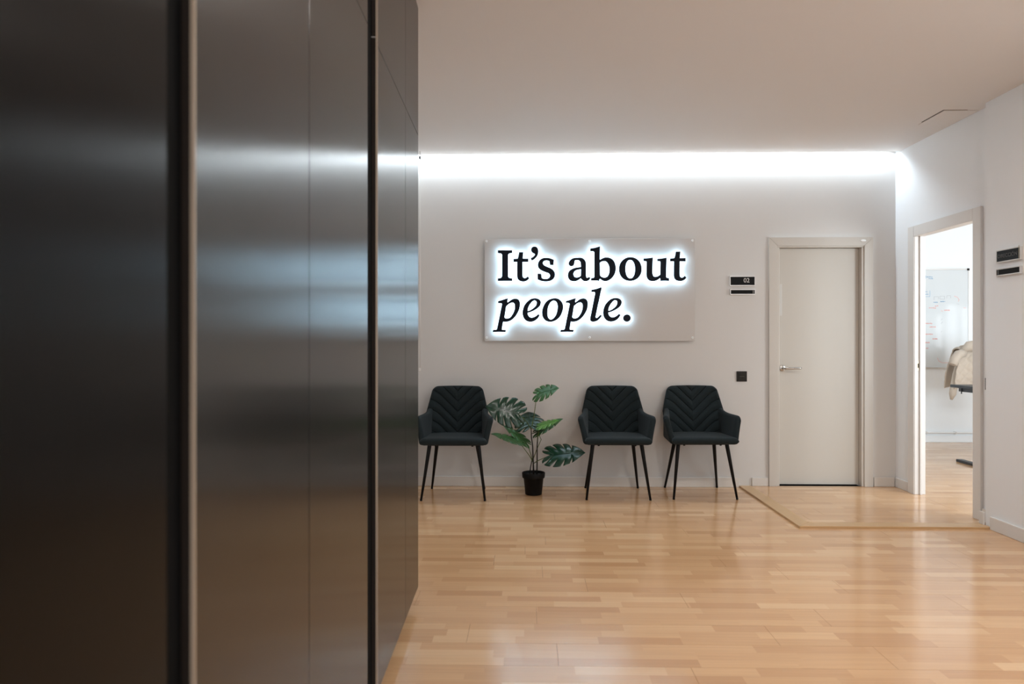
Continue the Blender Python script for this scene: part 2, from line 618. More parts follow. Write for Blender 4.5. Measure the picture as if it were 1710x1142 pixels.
def window(name, axis, pos, a, b, c, d, label):
    """white frame with one mullion and two panes, set into an opening"""
    w = empty(name, (pos, (a + b) / 2, c) if axis == 'x' else ((a + b) / 2, pos, c))
    tag(w, label, 'window', kind='structure')
    l, h = (b - a) / 2, d - c
    t = min(0.05, l * 0.2)

    def bx(nm, u0, u1, z0, z1, m, th):
        if axis == 'x':
            return box(nm, (-th, u0, z0), (th, u1, z1), m, w)
        return box(nm, (u0, -th, z0), (u1, th, z1), m, w)
    bx('frame', -l, -l + t, 0, h, M_FRAMEW, 0.02)
    bx('frame', l - t, l, 0, h, M_FRAMEW, 0.02)
    bx('frame', -l + t, l - t, 0, t, M_FRAMEW, 0.02)
    bx('frame', -l + t, l - t, h - t, h, M_FRAMEW, 0.02)
    if l > 0.5:
        bx('mullion', -t / 2, t / 2, t, h - t, M_FRAMEW, 0.02)
        bx('pane', -l + t, -t / 2, t, h - t, M_GLASS, 0.002)
        bx('pane', t / 2, l - t, t, h - t, M_GLASS, 0.002)
    else:
        bx('pane', -l + t, l - t, t, h - t, M_GLASS, 0.002)


window('window_1', 'x', XRN + 0.035, -1.35, 1.75, 0.75, 2.5, 'wide white framed hall window out of view beside the camera')
window('window_2', 'y', YF - 0.05, -0.65, 2.45, 0.35, 2.65, 'added wide white framed window, unseen behind the camera')
window('window_3', 'y', YO0 - 0.05, 4.0, 7.2, 0.6, 2.5, 'added unseen wide office window lighting the whiteboard wall')
for i, q in enumerate(OWIN):
    window('window_%d' % (4 + i), 'y', YO0 - 0.05, *q, ['left', 'middle', 'right'][i] + ' narrow office window mirrored in the whiteboard')


# ---- baseboards
def board(name, lo, hi, label, mat=M_BASE):
    return tag(box(name, lo, hi, mat, None, 0.003, 2), label, 'baseboard', kind='structure')


board('baseboard_back', (XL, YB - 0.012, 0.0), (1.80, YB, 0.083), 'cream baseboard running behind the chairs')
board('baseboard_back', (1.907, YB - 0.012, RISE), (2.047, YB, 0.083), 'short cream baseboard piece left of the closed door')
board('baseboard_back', (2.932, YB - 0.012, RISE), (XR - 0.0125, YB, 0.091), 'short cream baseboard piece right of the closed door')
board('baseboard_right', (XR - 0.012, 5.643, RISE), (XR, YB - 0.0125, 0.091), 'short baseboard piece between corner and doorway casing', M_CASER)
board('baseboard_right', (XR - 0.012, YSTEP + 0.002, RISE), (XR, 4.734, 0.10), 'tiny baseboard piece beside the near doorway casing', M_CASER)
board('baseboard_right', (XRN - 0.014, 4.6745, RISE), (XRN, YSTEP + 0.003, 0.098), 'baseboard end on the raised floor at the wall step', M_CASER)
board('baseboard_right', (XRN - 0.014, YF, 0.0), (XRN, 4.568, 0.085), 'white baseboard along the near right wall', M_CASER)
board('baseboard_left', (XL, 3.32, 0.0), (XL + 0.012, YB - 0.0125, 0.083), 'cream baseboard on the wall beyond the cabinets')
board('baseboard_office', (XR + 0.08, YO - 0.014, RISE), (XO, YO, 0.095), 'white baseboard along the whiteboard wall', M_OWALL)

# ---- closed door (door_1)
d1 = empty('door_1', (2.486, YB, RISE))
tag(d1, 'closed cream flush door with steel lever between sign wall and corner', 'door', kind='structure')


def dbox(name, lo, hi, mat, parent=d1, bevel=0.0, root=(2.486, YB, RISE), seg=2):
    o = box(name, lo, hi, mat, parent, bevel, seg)
    o.location = Vector(o.location) - Vector(root)
    return o


leaf1 = dbox('leaf', (2.142, 5.893, RISE + 0.006), (2.828, 5.933, 2.034), M_DOOR, bevel=0.002)
dbox('jamb', (2.115, YB - 0.008, RISE), (2.141, 5.985, 2.036), M_CASE, bevel=0.004)
dbox('jamb', (2.829, YB - 0.008, RISE), (2.855, 5.985, 2.036), M_CASE, bevel=0.004)
dbox('head_jamb', (2.115, YB - 0.008, 2.0365), (2.855, 5.985, 2.062), M_CASE, bevel=0.004)


def casing(parent, root, axis, face, th, u0, u1, w, z0, zt, mat, mitre=True):
    """three flat casing boards around an opening; mitred or butt-jointed corners"""
    def prism(nm, poly, out):
        bm = bmesh.new()
        cu = sum(p[0] for p in poly) / 4
        cz = min(p[1] for p in poly)
        if axis == 'y':
            cen = Vector((cu, face, cz))
            A = [bm.verts.new((p[0] - cu, 0, p[1] - cz)) for p in poly]
            B = [bm.verts.new((p[0] - cu, -th, p[1] - cz)) for p in poly]
        else:
            cen = Vector((face, cu, cz))
            A = [bm.verts.new((0, p[0] - cu, p[1] - cz)) for p in poly]
            B = [bm.verts.new((-th, p[0] - cu, p[1] - cz)) for p in poly]
        bm.faces.new(A)
        bm.faces.new(B[::-1])
        for i in range(4):
            bm.faces.new((A[i], B[i], B[(i + 1) % 4], A[(i + 1) % 4]))
        bmesh.ops.recalc_face_normals(bm, faces=bm.faces[:])
        bmesh.ops.bevel(bm, geom=[e for e in bm.edges], offset=0.0018, segments=2, affect='EDGES')
        o = put(nm, mesh_from_bm(nm, bm, mat), parent, cen - Vector(root))
        return o
    g = 0.0004
    if mitre:
        prism('casing', [(u0 - w, z0), (u0, z0), (u0, zt - g), (u0 - w, zt + w - g)], 1)
        prism('casing', [(u1, z0), (u1 + w, z0), (u1 + w, zt + w - g), (u1, zt - g)], 1)
        prism('head_casing', [(u0 + g, zt), (u1 - g, zt), (u1 + w - g, zt + w), (u0 - w + g, zt + w)], 1)
    else:
        prism('casing', [(u0 - w, z0), (u0, z0), (u0, zt + w), (u0 - w, zt + w)], 1)
        prism('casing', [(u1, z0), (u1 + w, z0), (u1 + w, zt + w), (u1, zt + w)], 1)
        prism('head_casing', [(u0 + g, zt), (u1 - g, zt), (u1 - g, zt + w), (u0 + g, zt + w)], 1)


casing(d1, (2.486, YB, RISE), 'y', YB, 0.02, 2.121, 2.848, 0.072, RISE, 2.049, M_CASE)
dbox('backing', (2.10, 6.02, -0.02), (2.87, 6.06, 2.2), M_CABIN)  # dark panel added behind the leaf, stops outside light showing under the door
dbox('threshold', (2.142, YB + 0.004, -0.01), (2.828, 6.02, RISE - 0.001), M_CABIN)
# steel lever on a round rose
rose = lathe('handle', [(0, 0), (0.0255, 0), (0.0265, 0.002), (0.0265, 0.007), (0.0245, 0.009), (0, 0.009)], M_STEEL, leaf1,
             Vector((2.181, 5.893, 1.011)) - Vector((2.485, 5.913, RISE + 0.006)), 28)
rose.rotation_euler = (math.radians(90), 0, 0)
lv = tube('handle', [(0, 0, 0), (0, -0.035, 0), (0.004, -0.046, 0), (0.018, -0.052, 0.001), (0.06, -0.053, 0.001), (0.128, -0.052, 0.002), (0.138, -0.050, 0.003)],
          [0.009, 0.009, 0.0095, 0.010, 0.010, 0.010, 0.0085], M_STEEL, leaf1, 14)
lv.location = Vector((2.181, 5.884, 1.011)) - Vector((2.485, 5.913, RISE + 0.006))
st = box('paper_strip', (0, 0, 0), (0.019, 0.0008, 0.272), pmat('paper_strip', (0.62, 0.60, 0.57), 0.5), leaf1)
st.location = Vector((2.171, 5.8928, 1.46)) - Vector((2.485, 5.913, RISE + 0.006))
# small white bumper on the head casing
bm = bmesh.new()
bmesh.ops.create_uvsphere(bm, u_segments=20, v_segments=10, radius=1.0)
bmesh.ops.scale(bm, vec=(0.024, 0.008, 0.0105), verts=bm.verts[:])
put('bumper', mesh_from_bm('bumper', bm, M_WHITEP, True), d1, Vector((2.836, YB - 0.024, 2.089)) - Vector((2.486, YB, RISE)))

# ---- open doorway to the office (door_2)
R2 = (XR, 5.186, RISE)
d2 = empty('door_2', R2)
tag(d2, 'open doorway with white casing leading into the bright office', 'doorway', kind='structure')
dbox('jamb', (XR - 0.012, OY1 - 0.004, RISE), (XR + 0.075, OY1 + 0.0095, OZ), M_CASER, d2, 0.003, R2)
dbox('stop', (XR + 0.025, OY1 - 0.016, RISE), (XR + 0.045, OY1 - 0.0045, OZ), M_CASER, d2, 0.003, R2)
dbox('jamb', (XR - 0.012, OY0 - 0.0095, RISE), (XR + 0.075, OY0 + 0.004, OZ), M_CASER, d2, 0.003, R2)
dbox('head_jamb', (XR - 0.012, OY0 - 0.0095, OZ + 0.0003), (XR + 0.075, OY1 + 0.0095, OZ + 0.0098), M_CASER, d2, 0.002, R2)
casing(d2, R2, 'x', XR, 0.018, OY0, OY1, 0.084, RISE, OZ - 0.002, M_CASER, False)
sp = dbox('strike_plate', (XR + 0.010, OY1 - 0.0055, 1.005), (XR + 0.024, OY1 - 0.004, 1.085), M_BRASS, d2, 0.0005, R2)
dbox('strike_hole', (XR + 0.0135, OY1 - 0.0062, 1.028), (XR + 0.0205, OY1 - 0.0056, 1.062), M_CABIN, d2, 0, R2)

# ---- ceiling access hatch
ah = empty('access_hatch', (2.985, 4.92, CEIL))
tag(ah, 'white ceiling access hatch with a dark joint near the right wall', 'access hatch')
bm = bmesh.new()
bm_box(bm, (-0.117, -0.155, -0.0042), (0.117, 0.155, -0.0002), 0.001, 1)
put('panel', mesh_from_bm('panel', bm, M_CEIL), ah)
bm = bmesh.new()
bm_box(bm, (-0.126, -0.164, -0.0012), (-0.118, 0.10, -0.0001))
put('joint', mesh_from_bm('joint', bm, M_DARKGAP), ah)
bm = bmesh.new()
bm_box(bm, (-0.126, -0.164, -0.0012), (0.04, -0.1565, -0.0001))
put('joint', mesh_from_bm('joint', bm, pmat('brown_joint', (0.25, 0.17, 0.12), 0.8)), ah)

# ---- LED tape lying in the cove
led = empty('led_strip', (0.93, 5.803, 2.850))
tag(led, 'white LED tape glowing in the ceiling slot above the sign', 'light strip')
box('profile', (-2.12, -0.009, 0.0), (2.12, 0.009, 0.006), M_ALU, led)
box('tape', (-2.12, -0.006, -0.003), (2.12, 0.006, -0.0002), M_LED, led)
for bx_ in (-2.0, 0.0, 2.0):
    box('bracket', (bx_ - 0.01, -0.016, 0.0062), (bx_ + 0.01, 0.004, 0.0085), M_ALU, led)

# ---- unseen downlights added above the view to brighten floor and right wall
M_DIFF = pmat('added_lamp_diffuser', (0.9, 0.9, 0.88), 0.5, emit=((1.0, 0.93, 0.84), 6))
for lx, ly, which in ((1.10, 2.45, 'left'), (2.45, 2.45, 'right')):
    dl = empty('added_downlight', (lx, ly, CEIL))
    tag(dl, which + ' added round downlight, unseen above the view', 'added lamp', 'added downlights above the view')
    lathe('rim', [(0.088, -0.0005), (0.112, -0.0005), (0.113, -0.003), (0.110, -0.007), (0.092, -0.009), (0.088, -0.006), (0.088, -0.0005)], M_WHITEP, dl, (0, 0, 0), 32)
    lathe('diffuser', [(0, -0.003), (0.087, -0.003), (0.087, -0.0008), (0, -0.0008)], M_DIFF, dl, (0, 0, 0), 32)
    d = bpy.data.lights.new('added_downlight_beam', 'AREA')
    d.shape = 'DISK'
    d.size = 0.17
    d.energy = 19
    d.color = (1.0, 0.955, 0.90)
    lo = bpy.data.objects.new('added_downlight_beam', d)
    COL.objects.link(lo)
    lo.location = (lx, ly, CEIL - 0.012)

# ================================================================== DARK CABINETS (left)
CX = -0.447                                # front plane, in a frame turned with the cabinets
CT = 0.019                                 # door thickness
SEAM = 2.22
CB = 0.070
ROT = Matrix.Rotation(YAW, 4, 'Z')


def cabinet(y0, y1, doors, first_profile, label, finish=M_CAB):
    base = ROT @ Vector((CX - 0.30, (y0 + y1) / 2, 0))
    e = empty('tall_cabinet', base, YAW)
    tag(e, label, 'cabinet')
    o = Vector((CX - 0.30, (y0 + y1) / 2, 0))

    def cb(nm, lo, hi, m, parent=e, bev=0.0, off=Vector((0, 0, 0))):
        b = box(nm, lo, hi, m, parent, bev, 2)
        b.location = Vector(b.location) - o - off
        return b
    cb('body', (CX - 0.60, y0, CB), (CX - CT - 0.001, y1, CEIL - 0.003), M_CABIN)
    cb('plinth', (CX - 0.58, y0 + 0.002, 0.0), (CX - 0.075, y1 - 0.002, CB - 0.001), M_CABIN)
    for (a, b_) in doors:
        for (z0, z1) in ((CB - 0.001, SEAM - 0.0015), (SEAM + 0.0015, CEIL - 0.004)):
            cb('door', (CX - CT, a + 0.0018, z0), (CX, b_ - 0.0018, z1), finish, bev=0.0003)
    if first_profile is not None:
        # light metal lip and brown edge on the door side that faces the grip recess
        cb('edge_profile', (CX - 0.0062, first_profile - 0.0022, CB), (CX + 0.0004, first_profile + 0.0008, CEIL - 0.004), M_PROFILE)
        cb('edge_band', (CX - CT, first_profile - 0.0012, CB), (CX - 0.0066, first_profile + 0.0008, CEIL - 0.004), M_CABEDGE)
        cb('grip_bracket', (CX - 0.034, first_profile - 0.004, 2.2455), (CX - 0.0064, first_profile - 0.0015, 2.2495), M_ALU)
    return e


cabinet(-1.30, 0.9245, [(-1.30, -0.22), (-0.22, 0.886)], None, 'satin dark cabinet nearest the camera at the left edge', M_CABM)
cabinet(0.925, 2.1995, [(0.963, 1.505), (1.505, 2.114)], 0.963, 'glossy dark two-door cabinet between the two grip recesses')
cabinet(2.200, 3.256, [(2.270, 2.863), (2.863, 3.2555)], 2.270, 'glossy dark cabinet at the far end, next to the chairs')

# ---- thin white blind cord seen at the cabinet end
pc = empty('pull_cord', (-0.899, 5.70, 1.0))
tag(pc, 'thin white pull cord with bead hanging just past the cabinets', 'cord')
tube('cord', [(0, 0, 0.02), (0.001, 0, 0.6), (0, 0, 1.20), (0, 0, CEIL - 1.0)], 0.0028, M_CORD, pc, 8)
lathe('bead', [(0, -0.016), (0.008, -0.013), (0.0105, -0.004), (0.0105, 0.006), (0.006, 0.018), (0, 0.021)], M_WHITEP, pc, (0, 0, 0), 16)
lathe('clip', [(0, 1.765), (0.008, 1.767), (0.008, 1.785), (0.005, 1.791), (0, 1.792)], M_SLATE, pc, (0, 0, 0), 16)

# ================================================================== SIGN
PX0, PX1, PZ0, PZ1 = -0.363, 1.417, 1.243, 2.111
PY0, PY1 = 5.803, 5.815
sg = empty('wall_sign', (0.527, YB, PZ0))
tag(sg, 'white wall sign with dark glowing letters reading It\'s about people.', 'sign')
SO = Vector((0.527, YB, PZ0))


def sbox(nm, lo, hi, m, bev=0.0):
    b = box(nm, lo, hi, m, sg, bev)
    b.location = Vector(b.location) - SO
    return b


sbox('panel', (PX0, PY0, PZ0), (PX1, PY1, PZ1), M_PANEL, 0.0015)
for sx in (-0.346, 0.528, 1.396):
    for sz in (1.271, 2.092):
        s = lathe('screw', [(0, -0.0365), (0.0095, -0.0365), (0.0095, 0.0), (0.0105, 0.0122), (0.0105, 0.0150), (0.0085, 0.0172),
                            (0.0045, 0.0172), (0.004, 0.0155), (0, 0.0155)], M_WHITEP, sg, Vector((sx, PY1, sz)) - SO, 20)
        s.rotation_euler = (math.radians(90), 0, 0)

# letter outlines; 14.25 units = one sign step of 5.05 mm. 'c' marks a corner, plain points are curve points
C = True
GL = {
    'I': [[(168, 255, C), (500, 255, C), (500, 308, C), (432, 320), (402, 352, C), (402, 872, C), (432, 910), (500, 925, C), (500, 972, C),
           (168, 972, C), (168, 925, C), (238, 910), (268, 872, C), (268, 352, C), (238, 320), (168, 308, C)]],
    't': [[(676, 302, C), (765, 302, C), (755, 455, C), (888, 455, C), (888, 520, C), (752, 520, C), (750, 820, C), (756, 880), (785, 914), (820, 918), (850, 905),
           (878, 882, C), (905, 915, C), (870, 955), (820, 982), (760, 988), (690, 970), (645, 930), (628, 860, C), (630, 520, C), (540, 520, C),
           (540, 462, C), (640, 455, C), (662, 375)]],
    'apostrophe': [[(1040, 168), (1095, 190), (1125, 260), (1118, 340), (1080, 410), (1025, 460), (975, 487, C), (955, 440, C), (1010, 410), (1050, 365),
                    (1053, 340), (1040, 326), (1000, 306), (970, 270), (965, 230), (985, 188)]],
    's': [[(1495, 485, C), (1490, 598, C), (1415, 598, C), (1403, 512, C), (1375, 494), (1330, 485), (1270, 500), (1240, 535), (1240, 575), (1270, 615), (1340, 650),
           (1430, 690), (1490, 740), (1522, 800), (1520, 870), (1480, 935), (1410, 975), (1310, 988), (1210, 975), (1120, 940, C), (1118, 815, C),
           (1195, 815, C), (1212, 920, C), (1260, 938), (1320, 940), (1380, 920), (1412, 870), (1405, 820), (1360, 785), (1290, 760), (1200, 720),
           (1145, 670), (1125, 610), (1135, 545), (1180, 480), (1250, 445), (1340, 438), (1420, 452)]],
    'a': [[(360, 437), (450, 440), (510, 475), (548, 540), (555, 620, C), (555, 860, C), (562, 900), (585, 915), (610, 907), (632, 890, C), (658, 920, C),
           (625, 960), (560, 985), (500, 972), (460, 940), (435, 912, C), (380, 955), (320, 980), (265, 985), (190, 965), (145, 910), (130, 850),
           (145, 780), (190, 725), (270, 685), (350, 668), (445, 655, C), (443, 600), (435, 540), (410, 500), (370, 482), (320, 482), (290, 494),
           (282, 530), (272, 580), (250, 615), (205, 628), (165, 605), (152, 570), (165, 520), (210, 470), (280, 443)],
          [(445, 700, C), (350, 715), (290, 745), (258, 800), (262, 855), (290, 895), (340, 905), (390, 895), (440, 865, C)]],
    'b': [[(885, 170, C), (885, 492, C), (930, 462), (990, 437), (1060, 430), (1150, 455), (1220, 520), (1255, 610), (1262, 710), (1240, 810), (1180, 905),
           (1110, 960), (1030, 985), (960, 970), (900, 930, C), (875, 940, C), (868, 982, C), (830, 972), (685, 968, C), (685, 922, C), (742, 913),
           (762, 886, C), (762, 302, C), (742, 276), (668, 270, C), (668, 218, C), (780, 200)],
          [(885, 555, C), (930, 520), (990, 507), (1050, 525), (1100, 590), (1125, 690), (1118, 790), (1085, 865), (1030, 905), (970, 908), (920, 885), (888, 855, C)]],
    'o': [[(188 + 264 * math.copysign(abs(math.cos(t)) ** 0.96, math.cos(t)), 704 + 276 * math.copysign(abs(math.sin(t)) ** 0.96, math.sin(t)))
           for t in [k * math.pi / 10 for k in range(20)]],
          [(187 + 121 * math.copysign(abs(math.cos(t)) ** 0.92, math.cos(t)), 705 + 225 * math.copysign(abs(math.sin(t)) ** 0.92, math.sin(t)))
           for t in [k * math.pi / 10 for k in range(20)]]],
    'u': [[(510, 458, C), (610, 453), (715, 440, C), (705, 780, C), (715, 840), (740, 882), (790, 893), (850, 875), (905, 840, C), (912, 540, C), (895, 515),
           (838, 510, C), (838, 470, C), (930, 460), (1042, 442, C), (1030, 890, C), (1047, 915), (1102, 928, C), (1100, 980, C), (1000, 976), (912, 982, C),
           (907, 925, C), (893, 912, C), (840, 955), (770, 982), (710, 985), (640, 965), (595, 910), (578, 840), (577, 780, C), (583, 545, C), (570, 515), (508, 505, C)]],
    'p': [[(172, 388, C), (178, 355, C), (260, 332), (340, 304), (398, 290, C), (385, 383, C), (410, 383, C), (440, 357), (500, 315), (580, 293), (650, 315), (685, 380),
           (685, 470), (660, 570), (600, 680), (520, 770), (430, 825), (340, 840), (285, 832, C), (252, 1022, C), (272, 1038), (348, 1045, C), (340, 1082, C),
           (190, 1078), (45, 1082, C), (55, 1042, C), (128, 1036), (147, 1015, C), (266, 425, C), (250, 397)],
          [(358, 470, C), (420, 415), (480, 385), (530, 382), (565, 415), (575, 470), (565, 560), (530, 650), (470, 735), (400, 768), (350, 765), (315, 738, C)]],
    'e': [[(1050, 287), (1130, 305), (1175, 345), (1185, 400), (1160, 465), (1090, 530), (1000, 580), (920, 612), (868, 625, C), (880, 680), (920, 730), (970, 748),
           (1030, 737), (1090, 702), (1130, 668, C), (1158, 690, C), (1110, 760), (1040, 815), (940, 840), (850, 815), (790, 755), (760, 670), (762, 580), (800, 460),
           (870, 370), (950, 308)],
          [(868, 590, C), (920, 580), (1000, 535), (1070, 470), (1095, 400), (1085, 350), (1045, 330), (990, 350), (930, 420), (885, 505)]],
    'o_italic': [[(1520, 287), (1620, 310), (1690, 380), (1720, 470), (1705, 590), (1650, 710), (1560, 795), (1440, 838), (1330, 820), (1255, 750), (1225, 640), (1240, 520),
                  (1300, 400), (1390, 320)],
                 [(1510, 333), (1565, 365), (1595, 440), (1595, 540), (1565, 660), (1510, 750), (1440, 795), (1380, 770), (1350, 700), (1345, 590), (1365, 480), (1410, 390), (1460, 345)]],
    'l': [[(692, 125, C), (698, 90, C), (780, 72), (850, 52), (918, 28, C), (925, 48, C), (790, 680, C), (784, 735), (810, 755), (850, 735), (905, 680, C), (930, 705, C),
           (880, 765), (820, 815), (745, 838), (685, 825), (665, 785), (672, 720, C), (782, 170, C), (768, 133)]],
    'dot': [[(1533 + 82 * math.cos(k * math.pi / 8), 757 + 81 * math.sin(k * math.pi / 8)) for k in range(16)]],
}


def spline(loop):
    """closed outline: straight between corners that touch, Catmull-Rom through the curve points"""
    n = len(loop)
    cor = [len(p) > 2 for p in loop]
    P = [Vector((p[0], p[1])) for p in loop]
    out = []
    for i in range(n):
        a, b = P[i], P[(i + 1) % n]
        if cor[i] and cor[(i + 1) % n]:
            out.append(a)
            continue
        pa = P[i - 1] if not cor[i] else a - (b - a) * 0.6
        nb = P[(i + 2) % n] if not cor[(i + 1) % n] else b + (b - a) * 0.6
        for k in range(5):
            t = k / 5
            out.append(0.5 * ((2 * a) + (b - pa) * t + (2 * pa - 5 * a + 4 * b - nb) * t * t + (3 * a - pa - 3 * b + nb) * t ** 3))
    return out


LY = 5.746                                   # front face of the letters
LDEP = 0.020
TILE = {1: (820, 400), 2: (940, 400), 3: (1040, 400), 4: (820, 478), 5: (940, 478)}


def sign_pos(tile, zx, zy):
    u = TILE[tile][0] + zx / 14.25           # sign steps from the drawing's left
    v = TILE[tile][1] + zy / 14.25
    x, z = (-0.306 + (u - 820) * (1.405 + 0.306) / 340.0, 2.0985 - (v - 400) * (2.0985 - 1.3005) / 158.0)
    return (x * 0.9969, 1.235 + (z - 1.235) * 0.9969)


def letter(glyph, tile, dx=0, dy=0, nm='letter'):
    loops = []
    for li, lp in enumerate(GL[glyph]):
        q = spline(lp)
        n = len(q)
        area2 = sum(q[k].x * q[(k + 1) % n].y - q[(k + 1) % n].x * q[k].y for k in range(n))
        side = (1 if area2 > 0 else -1) * (1 if li == 0 else -1)
        out = []
        for k in range(n):
            t0 = (q[k] - q[k - 1]).normalized()
            t1 = (q[(k + 1) % n] - q[k]).normalized()
            n0, n1 = Vector((t0.y, -t0.x)), Vector((t1.y, -t1.x))
            m = (n0 + n1)
            m = n1 if m.length < 0.2 else m / max(0.5, m.length_squared / 2)
            out.append(q[k] + m * side * 5.5)         # full stroke weight
        loops.append([sign_pos(tile, p.x + dx, p.y + dy) for p in out])
    xs = [p[0] for p in loops[0]]
    zs = [p[1] for p in loops[0]]
    cx, cz = (min(xs) + max(xs)) / 2, min(zs)
    cu = bpy.data.curves.new('outline', 'CURVE')
    cu.dimensions = '2D'
    cu.fill_mode = 'BOTH'
    cu.extrude = LDEP / 2
    for lp in loops:
        sp_ = cu.splines.new('POLY')
        sp_.points.add(len(lp) - 1)
        for q, p in zip(sp_.points, lp):
            q.co = (p[0] - cx, p[1] - cz, 0, 1)
        sp_.use_cyclic_u = True
    tmp = bpy.data.objects.new('outline_tmp', cu)
    COL.objects.link(tmp)
    dg = bpy.context.evaluated_depsgraph_get()
    me = bpy.data.meshes.new_from_object(tmp.evaluated_get(dg))
    bpy.data.objects.remove(tmp)
    # stand the outline up: drawing y becomes z, drawing +z points to the viewer (-y)
    me.transform(Matrix(((1, 0, 0, 0), (0, 0, -1, 0), (0, 1, 0, 0), (0, 0, 0, 1))))
    me.materials.clear()
    for m in (M_LETTER, M_LETSIDE, M_HALO):
        me.materials.append(m)
    for p in me.polygons:
        ys = [me.vertices[i].co.y for i in p.vertices]
        if max(ys) - min(ys) > LDEP * 0.5:
            p.material_index = 1
        elif ys[0] > 0:
            p.material_index = 2
        else:
            p.material_index = 0
        p.use_smooth = False
    o = put(nm, me, sg, Vector((cx, LY + LDEP / 2, cz)) - SO)
    return o


letter('I', 1)
letter('t', 1)
letter('apostrophe', 1)
letter('s', 1)
letter('a', 2)
letter('b', 2)
letter('o', 3)
letter('u', 3)
letter('t', 3, 601, -3)
letter('p', 4)
letter('e', 4)
letter('o_italic', 4)
letter('p', 5, -90, -2)
letter('l', 5)
letter('e', 5, 215, -4)
letter('dot', 5)


# ================================================================== WALL PLATES AND SWITCHES
def plate(name, w, h, loc, rz, kind, label):
    """framed black plate; local -y faces the room"""
    e = empty(name, loc, rz)
    tag(e, label, 'sign plate')
    t = 0.012
    f = 0.007
    box('backing', (-w / 2, -t, 0), (w / 2, -0.0005, h), M_ALU, e, 0.001)
    box('frame', (-w / 2, -t - 0.006, h - f), (w / 2, -t - 0.0002, h), M_ALU, e, 0.001)
    box('frame', (-w / 2, -t - 0.006, 0), (w / 2, -t - 0.0002, f), M_ALU, e, 0.001)
    box('frame', (-w / 2, -t - 0.005, f + 0.0002), (-w / 2 + 0.004, -t - 0.0002, h - f - 0.0002), M_ALU, e)
    box('frame', (w / 2 - 0.004, -t - 0.005, f + 0.0002), (w / 2, -t - 0.0002, h - f - 0.0002), M_ALU, e)
    box('insert', (-w / 2 + 0.0042, -t - 0.004, f + 0.0002), (w / 2 - 0.0042, -t - 0.0002, h - f - 0.0002), M_SLATE if kind == 'office' else M_BLACKP, e)
    return e, -t - 0.004


e02, fy = plate('number_plate', 0.212, 0.084, (1.826, YB, 1.711), 0, 'n', 'black plate reading 02 in a silver frame left of the closed door')
me = text_mesh('02', 0.052, 0.0006, M_TEXTW)
o = put('number', me, e02, (0.034, fy - 0.0012, 0.045))
o.rotation_euler = (math.radians(90), 0, 0)
bm = bmesh.new()
for k, xx in enumerate([-0.030, -0.025, -0.020, -0.010, 0.0, 0.018, 0.034, 0.040, 0.050, 0.056]):
    bm_box(bm, (xx, fy - 0.0012, 0.011 + 0.003 * (k % 2)), (xx + 0.003, fy - 0.0002, 0.014 + 0.003 * (k % 2)))
put('raised_dots', mesh_from_bm('raised_dots', bm, M_SLATE), e02)
e03, fy = plate('slider_plate', 0.209, 0.047, (1.8275, YB, 1.636), 0, 'n', 'narrow black occupancy slider below the 02 plate')
box('slider_mark', (0.087, fy - 0.001, 0.009), (0.0895, fy - 0.0002, 0.038), M_TEXTW, e03)

RZ = math.radians(90)                       # local -y turns to +x ... plates on the right wall face -x
e04, fy = plate('office_plate', 0.214, 0.082, (XRN, 4.393, 1.746), math.radians(-90), 'office', 'dark plate with raised office lettering on the right wall')
me = text_mesh('DIRECCI\u00d3N', 0.033, 0.0012, pmat('raised_grey_lettering', (0.10, 0.105, 0.11), 0.35))  # grey lighter than the plate stands in for glints on the letters
o = put('lettering', me, e04, (-0.004, fy - 0.0016, 0.040))
o.rotation_euler = (math.radians(90), 0, 0)
bm = bmesh.new()
bm_box(bm, (0.0985, -0.020, 0.004), (0.1015, -0.0185, 0.088))
put('end_cap', mesh_from_bm('end_cap', bm, M_BRASS), e04)
e05, fy = plate('slider_plate', 0.214, 0.048, (XRN, 4.395, 1.660), math.radians(-90), 'n', 'narrow black occupancy slider below the office lettering plate')
box('slider_mark', (-0.090, fy - 0.001, 0.009), (-0.0875, fy - 0.0002, 0.038), M_GREY, e05)

# double rocker switch by the right chair
sw = empty('wall_switch', (1.8225, YB, 0.899))
tag(sw, 'square dark bronze wall switch with four keys above the right chair', 'switch')
box('plate', (-0.0435, -0.009, 0), (0.0435, -0.0003, 0.087), M_SWITCH, sw, 0.0015)
box('inner_frame', (-0.026, -0.0112, 0.0175), (0.026, -0.0092, 0.0695), M_SWITCH, sw, 0.0008)
for kx in (-0.0235, 0.0008):
    for kz in (0.0202, 0.0442):
        box('key', (kx, -0.0135, kz), (kx + 0.0227, -0.0114, kz + 0.0228), M_SWITCH, sw, 0.0008)
box('light_line', (-0.021, -0.0132, 0.0432), (0.021, -0.0114, 0.0440), M_SWITCH2, sw)

sw2 = empty('wall_switch', (XRN + 0.03, YSTEP, 0.915))
tag(sw2, 'small black switch seen edge-on at the wall step beside the doorway', 'switch')
box('plate', (-0.028, 0.0004, 0), (0.024, 0.010, 0.080), M_BLACKP, sw2, 0.001)
box('key', (-0.018, 0.0102, 0.012), (0.014, 0.013, 0.068), M_BLACKP, sw2, 0.001)

# ================================================================== CHAIRS


def sm(t):
    t = max(0.0, min(1.0, t))
    return t * t * (3 - 2 * t)


def back_w(z):
    # half width of the backrest by height
    if z > 0.66:
        return 0.255 - (z - 0.66) / (0.864 - 0.66) * 0.050
    return 0.255 - (0.66 - z) * 0.10


